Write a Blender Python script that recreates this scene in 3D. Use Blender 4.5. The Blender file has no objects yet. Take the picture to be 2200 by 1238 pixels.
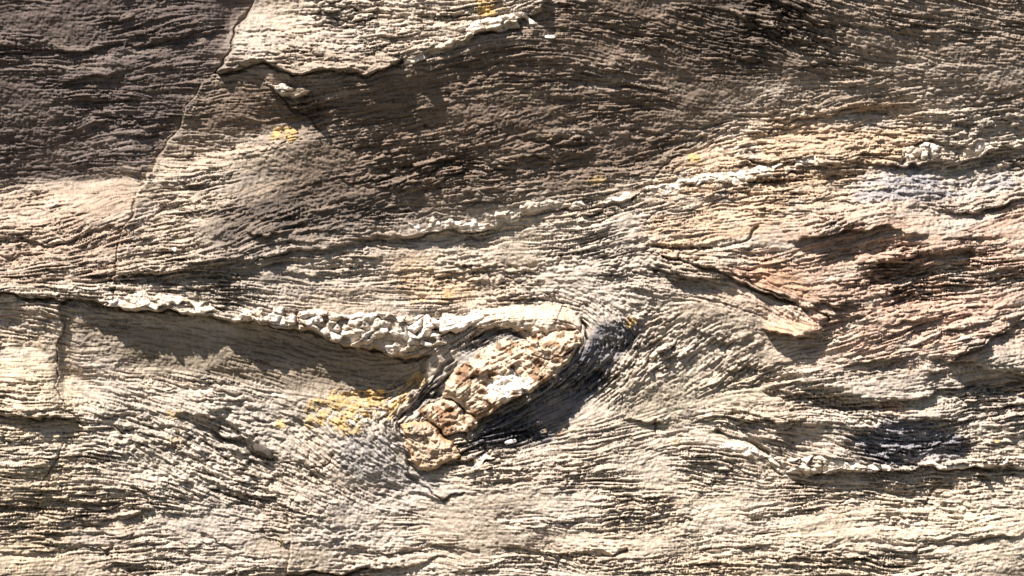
import bpy, math, time
import numpy as np
T0 = time.time()

# ---------------------------------------------------------------- camera, sky, sun, exposure
sc = bpy.context.scene
CZ = 1.45                                   # height of the middle of the picture above the ground (m)
cam_d = bpy.data.cameras.new('camera')
cam = bpy.data.objects.new('camera', cam_d)
sc.collection.objects.link(cam)
CAM_DIST = 12.0
cam_d.sensor_width = 36.0
cam_d.lens = 36.0 * CAM_DIST / 2.2
cam_d.clip_start, cam_d.clip_end = 0.1, 2000.0
cam.location = (0.0, -CAM_DIST, CZ)
cam.rotation_euler = (math.radians(90), 0, 0)
sc.camera = cam

SUN = np.array([-0.36, -0.50, 0.79]); SUN = SUN / np.linalg.norm(SUN)   # towards the sun
world = bpy.data.worlds.new('World'); sc.world = world; world.use_nodes = True
wn = world.node_tree
sky = wn.nodes.new('ShaderNodeTexSky'); sky.sky_type = 'NISHITA'; sky.sun_disc = False
sky.sun_elevation = math.asin(SUN[2]); sky.sun_rotation = math.atan2(SUN[0], SUN[1])
wn.links.new(sky.outputs['Color'], wn.nodes['Background'].inputs['Color'])
wn.nodes['Background'].inputs['Strength'].default_value = 0.05
sun_d = bpy.data.lights.new('sun', 'SUN'); sun_d.energy = 5.0; sun_d.angle = math.radians(0.53)
sun_d.color = (1.0, 0.935, 0.845)
sun_o = bpy.data.objects.new('sun', sun_d); sc.collection.objects.link(sun_o)
from mathutils import Vector, Matrix
sun_o.rotation_euler = Vector((-SUN[0], -SUN[1], -SUN[2])).to_track_quat('-Z', 'Y').to_euler()
sc.view_settings.view_transform = 'Standard'
sc.view_settings.look = 'None'
sc.view_settings.gamma = 1.0
sc.view_settings.exposure = 1.12

# ---------------------------------------------------------------- the grid (1 unit = 1 mm; x right, y DOWN on the face)
rng = np.random.default_rng(11)
SP = 1.6
X0, X1, Y0, Y1 = -64.0, 2264.0, -64.0, 1302.0
NX = int((X1 - X0) / SP) + 1; NY = int((Y1 - Y0) / SP) + 1
gx = (X0 + SP * np.arange(NX)).astype(np.float32); gy = (Y0 + SP * np.arange(NY)).astype(np.float32)
GX, GY = np.meshgrid(gx, gy)

def blur(a, s, sy=None):
    """gaussian blur, sigma in mm, wrapped at the borders"""
    sy = s if sy is None else sy
    fy = np.fft.fftfreq(a.shape[0])[:, None]; fx = np.fft.rfftfreq(a.shape[1])[None, :]
    k = np.exp(-2 * (math.pi ** 2) * ((s / SP * fx) ** 2 + (sy / SP * fy) ** 2))
    return np.fft.irfft2(np.fft.rfft2(a) * k, s=a.shape).astype(np.float32)
def noise(s, sy=None, shape=None):
    n = blur(rng.standard_normal(shape or (NY, NX)).astype(np.float32), s, sy)
    return n / (n.std() + 1e-9)
def fine_noise(a, b):
    """noise between two sizes, so that its streaks stay thin"""
    w = rng.standard_normal((NY, NX)).astype(np.float32); n = blur(w, a) - blur(w, b); return n / n.std()
def bilin(a, fx, fy):
    """sample array a at fractional index (fx, fy)"""
    fx = np.clip(fx, 0, a.shape[1] - 1.001); fy = np.clip(fy, 0, a.shape[0] - 1.001)
    ix = fx.astype(np.int32); iy = fy.astype(np.int32); u = fx - ix; v = fy - iy
    return ((a[iy, ix] * (1 - u) + a[iy, ix + 1] * u) * (1 - v) + (a[iy + 1, ix] * (1 - u) + a[iy + 1, ix + 1] * u) * v)
def sstep(a, b, x):
    t = np.clip((x - a) / (b - a), 0, 1); return t * t * (3 - 2 * t)

WX, WY = 5.0 * noise(22) + 2.2 * noise(6), 4.0 * noise(22) + 2.2 * noise(6)      # ragged edges
PX, PY = GX + WX, GY + WY

def inside(poly, px=None, py=None):
    px = PX if px is None else px; py = PY if py is None else py
    m = np.zeros(px.shape, bool); n = len(poly)
    xs = [p[0] for p in poly]; ys = [p[1] for p in poly]
    x_lo = max(int((min(xs) - 25 - X0) / SP), 0); x_hi = min(int((max(xs) + 25 - X0) / SP) + 1, px.shape[1])
    y_lo = max(int((min(ys) - 25 - Y0) / SP), 0); y_hi = min(int((max(ys) + 25 - Y0) / SP) + 1, px.shape[0])
    if x_hi <= x_lo or y_hi <= y_lo: return m
    sx = px[y_lo:y_hi, x_lo:x_hi]; sy = py[y_lo:y_hi, x_lo:x_hi]; mm = np.zeros(sx.shape, bool)
    for i in range(n):
        xa, ya = poly[i]; xb, yb = poly[(i + 1) % n]
        if ya == yb: continue
        mm ^= ((sy < ya) != (sy < yb)) & (sx < (xb - xa) * (sy - ya) / (yb - ya) + xa)
    m[y_lo:y_hi, x_lo:x_hi] = mm
    return m
def soft_mask(poly, s):
    """inside(poly) with soft edges, worked out only where it is not zero"""
    m = inside(poly); iy, ix = np.nonzero(m); out = np.zeros(m.shape, np.float32)
    if not len(iy): return out
    p = int(4 * s / SP) + 3; sl = (slice(max(iy.min() - p, 0), iy.max() + p + 1), slice(max(ix.min() - p, 0), ix.max() + p + 1))
    a = np.pad(m[sl].astype(np.float32), p, mode='edge'); out[sl] = blur(a, s)[p:-p, p:-p]; return out
def line_dist(pts, reach, px=None, py=None):
    """distance to a polyline, inf beyond reach"""
    px = PX if px is None else px; py = PY if py is None else py
    d = np.full(px.shape, 1e4, np.float32); t_along = np.zeros(px.shape, np.float32)
    n = len(pts) - 1
    for i in range(n):
        (xa, ya), (xb, yb) = pts[i], pts[i + 1]
        x_lo = max(int((min(xa, xb) - reach - 20 - X0) / SP), 0); x_hi = min(int((max(xa, xb) + reach + 20 - X0) / SP) + 1, NX)
        y_lo = max(int((min(ya, yb) - reach - 20 - Y0) / SP), 0); y_hi = min(int((max(ya, yb) + reach + 20 - Y0) / SP) + 1, NY)
        if x_hi <= x_lo or y_hi <= y_lo: continue
        sx = px[y_lo:y_hi, x_lo:x_hi]; sy = py[y_lo:y_hi, x_lo:x_hi]
        L2 = (xb - xa) ** 2 + (yb - ya) ** 2 + 1e-6
        t = np.clip(((sx - xa) * (xb - xa) + (sy - ya) * (yb - ya)) / L2, 0, 1)
        dd = np.hypot(sx - xa - t * (xb - xa), sy - ya - t * (yb - ya))
        sl = (slice(y_lo, y_hi), slice(x_lo, x_hi))
        better = dd < d[sl]
        t_along[sl] = np.where(better, (i + t) / n, t_along[sl]); d[sl] = np.minimum(d[sl], dd)
    return d, t_along
def poly_depth(poly, reach):
    """distance inwards from the outline, 0 outside"""
    m = inside(poly); d, _ = line_dist(list(poly) + [poly[0]], reach)
    return np.where(m, np.minimum(d, reach), 0).astype(np.float32), m

# ---------------------------------------------------------------- direction of the foliation (lines followed on the rock)
FLOW = [
 [(-60,20),(200,15),(520,5)], [(-60,118),(130,110),(280,96),(480,66)], [(-60,175),(200,165),(430,150)], [(-60,245),(200,230),(400,215)],
 [(-60,345),(100,330),(320,288)], [(-60,395),(140,362),(300,372)], [(-60,470),(100,450),(280,410)], [(-60,545),(130,520),(262,478)], [(-60,590),(120,575),(250,540)], [(-60,625),(120,618),(240,605)],
 [(520,20),(800,20),(1000,18)], [(500,75),(750,72),(1000,60)], [(480,120),(650,125),(820,115),(950,85)],
 [(460,160),(600,170),(760,165),(900,130),(1060,75),(1160,40)], [(400,250),(600,225),(760,200),(900,170)],
 [(340,350),(500,325),(690,275),(900,230),(1150,190)], [(300,440),(500,400),(700,355),(1000,300),(1400,240)], [(270,520),(420,490),(600,430),(900,350),(1300,310)],
 [(260,580),(450,540),(640,480),(900,400),(1200,370),(1420,340)], [(300,600),(560,555),(880,497),(1150,465),(1420,405)],
 [(1000,90),(1200,95),(1400,130),(1560,190)], [(1200,20),(1450,50),(1650,100),(1800,140)], [(1500,-10),(1660,18),(1800,60),(2000,100),(2200,130)], [(1700,-20),(2000,30),(2260,60)],
 [(1100,150),(1300,150),(1500,200),(1620,215)], [(1000,250),(1250,220),(1500,235),(1700,215)], [(1480,330),(1640,262),(1850,225),(2050,215),(2260,190)],
 [(1440,370),(1650,305),(1900,262),(2100,255),(2260,240)], [(1420,405),(1600,370),(1800,345),(2000,325),(2260,300)], [(1420,450),(1600,410),(1850,372),(2050,375),(2260,370)],
 [(1300,470),(1500,440),(1640,420),(1850,395),(2100,400),(2260,380)], [(1380,510),(1500,490),(1620,460),(1750,440),(2000,440),(2260,400)],
 [(1360,550),(1480,575),(1560,590),(1700,645),(1770,690)], [(1340,590),(1480,610),(1600,650),(1720,715)], [(1600,560),(1700,520),(1850,490),(2050,485),(2260,430)],
 [(1620,590),(1800,545),(1960,530),(2260,480)], [(1740,640),(1900,595),(2060,565),(2260,545)], [(1790,690),(1950,650),(2100,620),(2260,600)], [(1750,760),(1900,720),(2060,670),(2260,630)],
 [(1700,810),(1850,785),(1980,750),(2060,725),(2260,670)], [(1640,840),(1800,845),(2000,815),(2100,775),(2260,730)], [(1650,880),(1850,880),(2050,850),(2260,835)],
 [(1480,690),(1400,760),(1330,830),(1250,900)], [(1560,700),(1480,760),(1400,820),(1310,890)], [(1640,730),(1560,780),(1470,830),(1380,880)], [(1700,760),(1600,810),(1500,860)],
 [(1250,925),(1400,905),(1550,890),(1700,900),(1850,905),(2060,885)], [(1480,890),(1580,925),(1660,975),(1760,1010)], [(1620,920),(1750,935),(1900,945),(2080,930),(2260,890)], [(1700,975),(1900,985),(2100,970),(2260,945)],
 [(1760,1012),(1950,1008),(2260,1000)], [(1450,960),(1600,990),(1720,1025),(2000,1030),(2260,1025)],
 [(1330,1010),(1500,1005),(1650,1035)], [(1000,1090),(1300,1070),(1500,1075),(1800,1070),(2260,1060)], [(900,1140),(1300,1135),(1700,1110),(2000,1105),(2260,1090)],
 [(620,1170),(1000,1165),(1400,1160),(1700,1165),(2000,1150),(2260,1120)], [(640,1225),(900,1210),(1200,1190),(1500,1210),(1800,1190),(2260,1150)], [(900,1270),(1500,1250),(2260,1220)],
 [(700,890),(750,980),(850,1040),(1000,1065),(1200,1050),(1330,1010)], [(640,940),(740,1040),(880,1090),(1050,1100),(1300,1080)], [(790,890),(800,950),(850,1000),(930,1020),(1080,1030),(1250,1010)],
 [(830,900),(835,960),(870,1005),(930,1015)], [(1000,1010),(1150,985),(1300,970),(1420,930)], [(600,1060),(700,1090),(850,1120)],
 [(200,880),(330,905),(480,950),(600,1000),(690,1040)], [(140,840),(300,870),(420,910),(560,975)], [(260,960),(380,1010),(500,1040),(620,1060)], [(360,835),(500,848),(640,880)],
 [(-60,780),(60,775),(130,765)], [(-60,850),(100,845)], [(-60,893),(130,898),(200,910)], [(-60,960),(130,950),(260,935)], [(-60,1020),(100,1010),(280,1020),(420,1050)], [(-60,1060),(150,1045),(330,1050)],
 [(-60,1110),(200,1095),(400,1080),(600,1110)], [(-60,1190),(150,1180),(350,1160),(600,1160)], [(-60,1260),(300,1240),(600,1225)], [(400,1130),(520,1150),(600,1175)],
 [(-60,660),(150,690),(400,720),(700,770),(900,800)], [(150,740),(400,750),(650,800),(880,830)], [(150,800),(400,800),(600,830),(760,850)], [(0,690),(130,720)],
 [(-60,636),(130,645),(250,660),(450,685),(640,712),(800,740)], [(250,625),(400,640),(540,672),(640,690)], [(290,600),(400,600),(480,625),(620,665)], [(420,585),(480,605),(560,640),(700,665),(860,668)],
 [(1350,490),(1000,530),(800,560),(640,575),(560,590),(535,602)], [(535,602),(560,618),(700,640),(900,655),(1150,640)], [(950,565),(760,590),(620,600),(585,605),(640,618),(800,632),(1000,625)], [(900,600),(1100,585),(1300,560),(1380,530)],
 [(900,545),(1100,520),(1350,480),(1420,470)], [(1000,620),(1200,605),(1350,600)], [(1000,660),(1180,648),(1250,660),(1300,690),(1330,720)],
 [(1180,645),(1250,662),(1282,695),(1290,740),(1260,810),(1210,860),(1120,910)], [(1300,690),(1330,740),(1310,800),(1240,870),(1160,920),(1040,965)],
 [(640,690),(800,690),(950,695),(1100,680),(1200,675),(1240,705),(1235,750),(1150,830),(1050,895)], [(940,840),(1000,780),(1080,735)], [(850,900),(905,850),(960,800),(1010,755),(1070,722),(1150,716)], [(870,860),(930,790),(1000,745),(1060,715)],
 [(950,760),(1010,730),(1050,710)], [(1000,960),(1100,930),(1200,880),(1300,810)], [(1000,955),(1100,950),(1200,945),(1300,925)], [(1010,975),(1150,965),(1260,945)],
 [(760,880),(840,870),(900,800)],
]
def flow_field():
    st = 16.0
    cx = np.arange(X0, X1 + st, st); cy = np.arange(Y0, Y1 + st, st); CXG, CYG = np.meshgrid(cx, cy)
    P = []
    for ln in FLOW:
        for (xa, ya), (xb, yb) in zip(ln[:-1], ln[1:]):
            L = math.hypot(xb - xa, yb - ya); n = max(1, int(L / 22)); a2 = 2 * math.atan2(yb - ya, xb - xa)
            for k in range(n):
                t = (k + .5) / n; P.append((xa + t * (xb - xa), ya + t * (yb - ya), math.cos(a2), math.sin(a2)))
    P = np.array(P); c = np.zeros(CXG.shape); s = np.zeros(CXG.shape)
    for i in range(CXG.shape[0]):
        d2 = (CXG[i][:, None] - P[None, :, 0]) ** 2 + (CYG[i][:, None] - P[None, :, 1]) ** 2
        w = np.exp(-d2 / (2 * 30.0 ** 2)) + 0.02 * np.exp(-d2 / (2 * 90.0 ** 2)) + 1e-12
        c[i] = (w * P[:, 2]).sum(1); s[i] = (w * P[:, 3]).sum(1)
    n = np.hypot(c, s) + 1e-12; c /= n; s /= n
    fx, fy = (GX - X0) / st, (GY - Y0) / st
    a = 0.5 * np.arctan2(bilin(s, fx, fy), bilin(c, fx, fy)) + 0.06 * noise(40) + 0.085 * noise(9)
    return np.cos(a).astype(np.float32), np.sin(a).astype(np.float32)
VX, VY = flow_field()

def lic(n_list, reach, step=1.6, stride=1):
    """smear each noise along the foliation, giving streaks that follow the folds; reach in mm"""
    vx = VX[::stride, ::stride].ravel(); vy = VY[::stride, ::stride].ravel()
    h, w = VX[::stride, ::stride].shape
    flat = [n[::stride, ::stride].ravel() for n in n_list]
    acc = [f.copy() for f in flat]; tot = 1.0
    K = int(reach / (step * SP * stride))
    bx, by = np.meshgrid(np.arange(w, dtype=np.float32), np.arange(h, dtype=np.float32)); bx = bx.ravel(); by = by.ravel()
    for sgn in (1.0, -1.0):
        x = bx.copy(); y = by.copy(); dx = vx * sgn; dy = vy * sgn
        for k in range(1, K + 1):
            x += step * dx; y += step * dy
            np.clip(x, 0, w - 1, out=x); np.clip(y, 0, h - 1, out=y)
            idx = (y + .5).astype(np.int32) * w + (x + .5).astype(np.int32)
            nx_, ny_ = vx[idx], vy[idx]; f = np.where(nx_ * dx + ny_ * dy < 0, -1.0, 1.0).astype(np.float32)
            dx = nx_ * f; dy = ny_ * f
            wt = 0.5 + 0.5 * math.cos(math.pi * k / (K + 1)); tot += wt
            for a, n in zip(acc, flat): a += wt * n[idx]
    out = []
    for a in acc:
        a = a.reshape(h, w); a = a / a.std()
        if stride > 1:
            a = bilin(a, (GX - X0) / SP / stride, (GY - Y0) / SP / stride)
        out.append(a.astype(np.float32))
    return out
f_fine, c_fine = lic([fine_noise(1.15, 2.8), fine_noise(1.2, 3.5)], 48)
f_dash, c_dash = lic([fine_noise(1.45, 4.0), fine_noise(1.3, 4.0)], 20)
f_mid, f_mid2, c_mid = lic([fine_noise(2.4, 7), fine_noise(2.2, 7), noise(3.0)], 100, stride=2)
f_big, c_big, c_big2 = lic([noise(9), noise(10), noise(8)], 240, stride=3)
f_long, f_long2 = lic([noise(2.4), noise(3.4)], 210, stride=2)
print('lic', round(time.time() - T0, 1))

def flakes(thick, ratio, seed):
    """splits the face into flat flakes lying along the foliation; returns the flake of each point and its offset from the flake's middle"""
    r = np.random.default_rng(seed); sx_ = thick * ratio * .8; sy_ = thick * .95
    cx, cy = np.meshgrid(np.arange(X0, X1, sx_), np.arange(Y0, Y1, sy_)); cx = cx + (np.arange(cx.shape[0]) % 2)[:, None] * sx_ * .5
    cx = (cx + r.uniform(-.45, .45, cx.shape) * sx_).ravel().astype(np.float32); cy = (cy + r.uniform(-.45, .45, cy.shape) * sy_).ravel().astype(np.float32)
    ids = np.full((NY, NX), -1, np.int32); best = np.full((NY, NX), 1e9, np.float32)
    qx = GX + .35 * WX; qy = GY + .5 * WY
    wgt = r.uniform(.7, 1.45, len(cx)).astype(np.float32)
    iy = np.clip(((cy - Y0) / SP).astype(int), 0, NY - 1); ix = np.clip(((cx - X0) / SP).astype(int), 0, NX - 1); ids[iy, ix] = np.arange(len(cx)); best[iy, ix] = 0
    def take(cand, sl):
        ok = cand >= 0; c = np.where(ok, cand, 0); dx = qx[sl] - cx[c]; dy = qy[sl] - cy[c]; ca, sa = VX[sl], VY[sl]
        d = np.where(ok, (((dx * ca + dy * sa) / ratio) ** 2 + (dy * ca - dx * sa) ** 2) * wgt[c], 1e9); b = best[sl]; m = d < b; b[m] = d[m]; ids[sl][m] = cand[m]
    for st_ in (32, 16, 8, 4, 2, 1, 1):
        for oy in (-st_, 0, st_):
            for ox in (-st_, 0, st_):
                if oy == 0 and ox == 0: continue
                a = (slice(max(oy, 0), NY + min(oy, 0)), slice(max(ox, 0), NX + min(ox, 0))); b = (slice(max(-oy, 0), NY + min(-oy, 0)), slice(max(-ox, 0), NX + min(-ox, 0)))
                take(ids[b].copy(), a)
    ids = np.maximum(ids, 0); return ids, GX - cx[ids], GY - cy[ids], len(cx)
FL, fdx, fdy, nfl = flakes(15.0, 3.6, 3)
fs, sdx, sdy, nfs = flakes(7.5, 3.0, 4)
print('flakes', nfl, nfs, round(time.time() - T0, 1))

# ---------------------------------------------------------------- broad relief: how much each stretch of the face leans to or from the sun
LEAN_ROWS = [50, 150, 250, 350, 450, 550, 650, 750, 850, 950, 1050, 1150, 1225]
LEAN = [
 [0.13,0.12,0.20,0.22,0.12,0.37,0.34,0.63,0.56,0.40,0.51,0.47,0.36,0.26,0.21,0.32,0.39,0.34,0.24,0.25,0.24,0.29],
 [0.18,0.12,0.12,0.12,0.23,0.66,0.52,0.65,0.70,0.37,0.18,0.23,0.20,0.20,0.29,0.33,0.28,0.30,0.32,0.22,0.26,0.25],
 [0.12,0.12,0.12,0.12,0.12,0.15,0.53,0.23,0.22,0.23,0.18,0.27,0.26,0.30,0.27,0.22,0.15,0.23,0.26,0.29,0.15,0.18],
 [0.30,0.12,0.12,0.24,0.47,0.26,0.22,0.30,0.42,0.42,0.32,0.27,0.30,0.33,0.44,0.34,0.43,0.36,0.40,0.43,0.33,0.53],
 [0.24,0.24,0.20,0.37,0.49,0.39,0.44,0.36,0.32,0.22,0.27,0.25,0.38,0.48,0.48,0.47,0.63,0.65,0.50,0.61,0.60,0.56],
 [0.61,0.60,0.53,0.49,0.40,0.34,0.27,0.35,0.34,0.55,0.51,0.40,0.47,0.57,0.57,0.52,0.40,0.43,0.64,0.67,0.63,0.41],
 [0.64,0.68,0.47,0.41,0.46,0.33,0.39,0.39,0.49,0.57,0.60,0.48,0.38,0.38,0.37,0.33,0.24,0.51,0.48,0.52,0.48,0.43],
 [0.17,0.24,0.33,0.50,0.44,0.48,0.38,0.31,0.14,0.37,0.48,0.57,0.70,0.45,0.40,0.34,0.32,0.43,0.22,0.41,0.57,0.60],
 [0.48,0.30,0.33,0.32,0.39,0.32,0.24,0.60,0.57,0.54,0.63,0.80,0.65,0.18,0.35,0.41,0.36,0.63,0.42,0.25,0.44,0.56],
 [0.48,0.61,0.56,0.47,0.42,0.32,0.39,0.27,0.24,0.55,0.73,0.76,0.59,0.43,0.41,0.55,0.55,0.22,0.39,0.73,0.60,0.31],
 [0.67,0.26,0.38,0.35,0.42,0.51,0.51,0.29,0.30,0.44,0.43,0.56,0.55,0.58,0.49,0.54,0.43,0.59,0.70,0.74,0.56,0.59],
 [0.43,0.46,0.63,0.48,0.38,0.38,0.38,0.39,0.45,0.47,0.37,0.41,0.48,0.60,0.45,0.46,0.54,0.57,0.45,0.58,0.56,0.44],
 [0.36,0.40,0.60,0.58,0.45,0.42,0.20,0.32,0.39,0.47,0.40,0.52,0.53,0.50,0.45,0.43,0.46,0.55,0.51,0.61,0.34,0.30]]
def lean_map():
    t = np.array(LEAN, np.float32); r = np.array(LEAN_ROWS, np.float32)
    fy = np.interp(gy, r, np.arange(len(r))).astype(np.float32); fx = ((gx - 50) / 100).astype(np.float32)
    FX, FY = np.meshgrid(fx, fy)
    return blur(bilin(t, FX, FY), 22)
LN = lean_map()
HOLLOWS = [   # outline, value, softness: stretches that turn under, away from the sun
 ([(-80,-80),(540,-80),(540,0),(440,170),(345,330),(310,372),(150,365),(0,392),(-80,400)], .23, 16),
 ([(450,168),(600,150),(700,165),(800,165),(690,205),(620,225),(670,272),(560,288),(500,328),(350,335)], .26, 6),
 ([(690,205),(870,145),(1000,115),(1150,65),(1300,90),(1420,160),(1300,240),(1000,260),(720,290)], .24, 26),
 ([(-80,638),(0,642),(250,668),(640,720),(800,752),(920,772),(905,812),(740,845),(480,805),(300,772),(135,790),(60,740),(0,695),(-80,660)], .23, 8),
 ([(1700,515),(1850,495),(1985,500),(1975,528),(1850,545),(1720,540)], .22, 5),
 ([(1850,575),(1960,552),(2090,545),(2085,590),(1980,612),(1870,612)], .20, 6),
 ([(1745,655),(1800,648),(1840,660),(1800,668),(1760,668)], .12, 4),
 ([(1765,680),(1850,675),(1880,700),(1800,725),(1760,705)], .27, 5),
 ([(1700,722),(1790,718),(1760,748),(1720,745)], .22, 5),
 ([(2000,765),(2070,760),(2110,775),(2200,800),(2260,810),(2260,850),(2140,835),(2050,818),(2000,800)], .22, 6),
 ([(1640,838),(1700,832),(1830,852),(1850,862),(1760,868),(1690,862)], .18, 4),
 ([(1590,915),(1640,905),(1720,915),(1800,940),(1790,965),(1690,975),(1620,955)], .32, 6),
 ([(1820,945),(1900,908),(1960,900),(2050,915),(2095,960),(2060,988),(1940,995),(1830,980)], .20, 6),
 ([(2000,356),(2060,348),(2170,330),(2200,338),(2120,366),(2030,372)], .18, 4),
 ([(1700,1012),(1850,1018),(2050,1012),(2040,1060),(1940,1075),(1780,1068),(1720,1045)], .32, 6),
 ([(60,1000),(130,960),(150,1010),(90,1090),(50,1160),(-20,1170),(-80,1120),(-60,1060)], .34, 10),
 ([(392,892),(440,884),(495,884),(472,906),(520,940),(588,980),(570,994),(480,952),(425,918)], .10, 3),
 ([(640,545),(880,512),(1100,485),(1180,480),(1100,500),(880,528),(660,556)], .28, 4),
 ([(250,606),(420,590),(640,552),(760,548),(560,588),(470,600),(540,640),(380,618)], .22, 6),
 ([(1380,575),(1480,580),(1550,600),(1640,640),(1560,640),(1440,605)], .28, 6),
 ([(1290,700),(1360,690),(1375,720),(1320,790),(1250,860),(1200,920),(1120,945),(1000,958),(1050,905),(1153,845),(1215,800)], .22, 9),
 ([(600,195),(660,262),(690,290),(720,270),(680,225),(640,200)], .22, 4),
 ([(0,885),(130,893),(185,905),(140,930),(110,915),(0,905)], .25, 4),
 ([(845,905),(900,855),(960,800),(1000,765),(985,790),(950,840),(890,880),(865,910)], .14, 3),
 ([(1170,20),(1260,0),(1500,-20),(1560,30),(1400,60),(1250,60)], .24, 20),
]
RIDGES = [   # stretches that face the sun
 ([(345,340),(500,330),(560,290),(660,275),(690,292),(560,320),(430,370),(330,400)], .76, 6),
 ([(870,135),(1000,90),(1150,40),(1165,58),(1000,112),(890,142)], .74, 4),
 ([(500,20),(640,30),(800,100),(700,125),(520,125),(480,110)], .68, 12),
 ([(-20,400),(150,385),(300,390),(270,470),(100,500),(-20,480)], .62, 10),
 ([(1460,330),(1640,280),(1900,260),(2040,300),(1800,345),(1500,400)], .60, 18),
 ([(1830,370),(1990,350),(2060,385),(2220,360),(2220,410),(2000,440),(1840,435)], .66, 10),
 ([(1650,700),(1740,690),(1755,705),(1700,720)], .75, 4),
 ([(0,710),(100,770),(120,850),(0,870)], .68, 8),
 ([(140,800),(260,870),(190,900),(140,860)], .75, 6),
 ([(1000,650),(1200,655),(1240,690),(1000,690)], .75, 6),
 ([(1560,640),(1650,600),(1740,655),(1700,670)], .6, 8),
]
for n_, (P_, v_, s_) in enumerate(HOLLOWS + RIDGES):
    if n_ == 4: LNB = LN.copy()
    w_ = np.clip(soft_mask(P_, s_) * 1.15, 0, 1); LN = LN * (1 - w_) + v_ * w_

recess = np.zeros((NY, NX), np.float32)
for P_, v_, s_ in HOLLOWS[4:]:
    if s_ <= 6 and P_[0] != (1290,690): recess += (6 + 50 * max(0, .34 - v_)) * np.clip(soft_mask(P_, 5) * (.75 + .45 * np.tanh(2 * f_mid)), 0, 1)
def broad_relief():
    lin = lambda b: np.where(b < .04, b / 12.9, ((b + .055) / 1.055) ** 2.4)
    # lit amount wanted, relative to a plain stretch
    q = 0.62 * lin(LN) / lin(np.float32(.58)) - 0.10 - 0.20 * sstep(.42, .26, LN)
    q = np.clip(q, -0.14, 0.9)
    ang0 = math.asin(SUN[1] * -1.0)                      # sun above the face plane
    tilt = np.arcsin(q) - ang0                           # face turned to the sun by this angle
    g = np.clip(-np.tan(tilt), -0.70, 1.35)
    # in-plane direction to the sun (x right, y down)
    sx, sy = SUN[0], -SUN[2]; n = math.hypot(sx, sy); sx /= n; sy /= n
    pad = 260
    gp = np.pad(g - g.mean() * 0.6, pad, mode='edge')
    wy = np.ones(gp.shape[0]); wx = np.ones(gp.shape[1]); ramp = np.sin(np.linspace(0, math.pi / 2, pad)) ** 2
    wy[:pad] = ramp; wy[-pad:] = ramp[::-1]; wx[:pad] = ramp; wx[-pad:] = ramp[::-1]
    gp = gp * wy[:, None] * wx[None, :]
    ky = 2 * math.pi * np.fft.fftfreq(gp.shape[0])[:, None] / SP; kx = 2 * math.pi * np.fft.rfftfreq(gp.shape[1])[None, :] / SP
    kt = kx * sx + ky * sy; kn = -kx * sy + ky * sx
    H = np.fft.rfft2(gp) * (-1j * kt) / (kt ** 2 + 0.05 * kn ** 2 + (1 / 700.0) ** 2)
    h = np.fft.irfft2(H, s=gp.shape)
    return h[pad:-pad, pad:-pad].astype(np.float32)
Hb = broad_relief(); Hb -= Hb.mean()
print('broad relief', Hb.min(), Hb.max(), round(time.time() - T0, 1))

# ---------------------------------------------------------------- slabs between the joints
E = 70
JOINT = [(552,-70),(540,0),(507,60),(482,110),(455,160),(430,180),(372,280),(345,330),(318,380),(300,410),(278,450),(268,480),(252,540),(246,600),(247,640)]
OVER = [(-70,632),(0,634),(130,641),(247,657),(400,676),(530,698),(640,714),(720,738),(800,752),(860,764),(922,768)]
UNDERTOP = [(455,160),(520,150),(570,138),(620,160),(690,152),(790,160),(870,133),(1000,88),(1100,55),(1165,30),(1190,-70)]
VEINLINE = [(247,603),(420,580),(560,558),(640,545),(760,528),(900,507),(1100,478),(1300,442),(1410,412),(1640,378),(1850,350),(1990,345),(2080,335),(2270,310)]
SLABS = [   # name key, outline, offset outwards (mm)
 ('top_left', JOINT + [(247,657),(130,641),(0,634),(-70,632),(-70,-70)], -22),
 ('top_pale', [(552,-70),(540,0),(507,60),(482,110)] + UNDERTOP, 26),
 ('upper_dark', UNDERTOP[::-1] + JOINT[4:-1] + VEINLINE[:10] + [(1640,378),(1560,300),(1640,210),(1700,100),(1760,40),(1800,-70)], 4),
 ('upper_right', [(1800,-70),(1760,40),(1700,100),(1640,210),(1560,300),(1640,378)] + VEINLINE[10:] + [(2270,-70)], 2),
 ('red_right', [(1470,560),(1560,530),(1620,485),(1850,458),(2050,452),(2140,440),(2270,405),(2270,850),(2140,835),(2050,812),(1850,862),(1690,845),(1640,830),(1760,745),(1765,700),(1690,640),(1560,590)], 3),
 ('lower_right', [(1250,960),(1400,915),(1500,880),(1690,845),(1850,862),(2050,812),(2140,835),(2270,850),(2270,1000),(2050,1005),(1850,1015),(1720,1018),(1660,990),(1580,965),(1400,985),(1280,1000)], 6),
 ('bottom', [(618,1320),(625,1160),(620,1075),(700,1010),(760,990),(850,1010),(930,1018),(1100,1010),(1280,1000),(1400,985),(1580,965),(1660,990),(1720,1018),(1850,1015),(2050,1005),(2270,1000),(2270,1320)], 0),
 ('under_ledge', OVER[2:] + [(905,812),(850,890),(800,930),(760,990),(700,1010),(580,985),(405,895),(185,905),(128,840),(135,760),(132,690)], -47),
 ('left_edge', [(-70,632),(0,634),(130,641),(132,690),(135,760),(128,840),(150,880),(185,905),(140,930),(130,980),(100,1030),(75,1100),(55,1160),(40,1320),(-70,1320)], -26),
 ('lower_left', [(185,905),(405,895),(580,985),(700,1010),(620,1075),(625,1160),(618,1320),(40,1320),(55,1160),(75,1100),(100,1030),(130,980),(140,930)], -30),
]
SID = {s[0]: i + 1 for i, s in enumerate(SLABS)}; SID['middle'] = len(SLABS) + 1
sid = np.full((NY, NX), SID['middle'], np.int32); off = np.zeros((NY, NX), np.float32)
for i, (k, P_, o_) in enumerate(SLABS):
    m = inside(P_); sid[m] = i + 1; off[m] = o_
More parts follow.
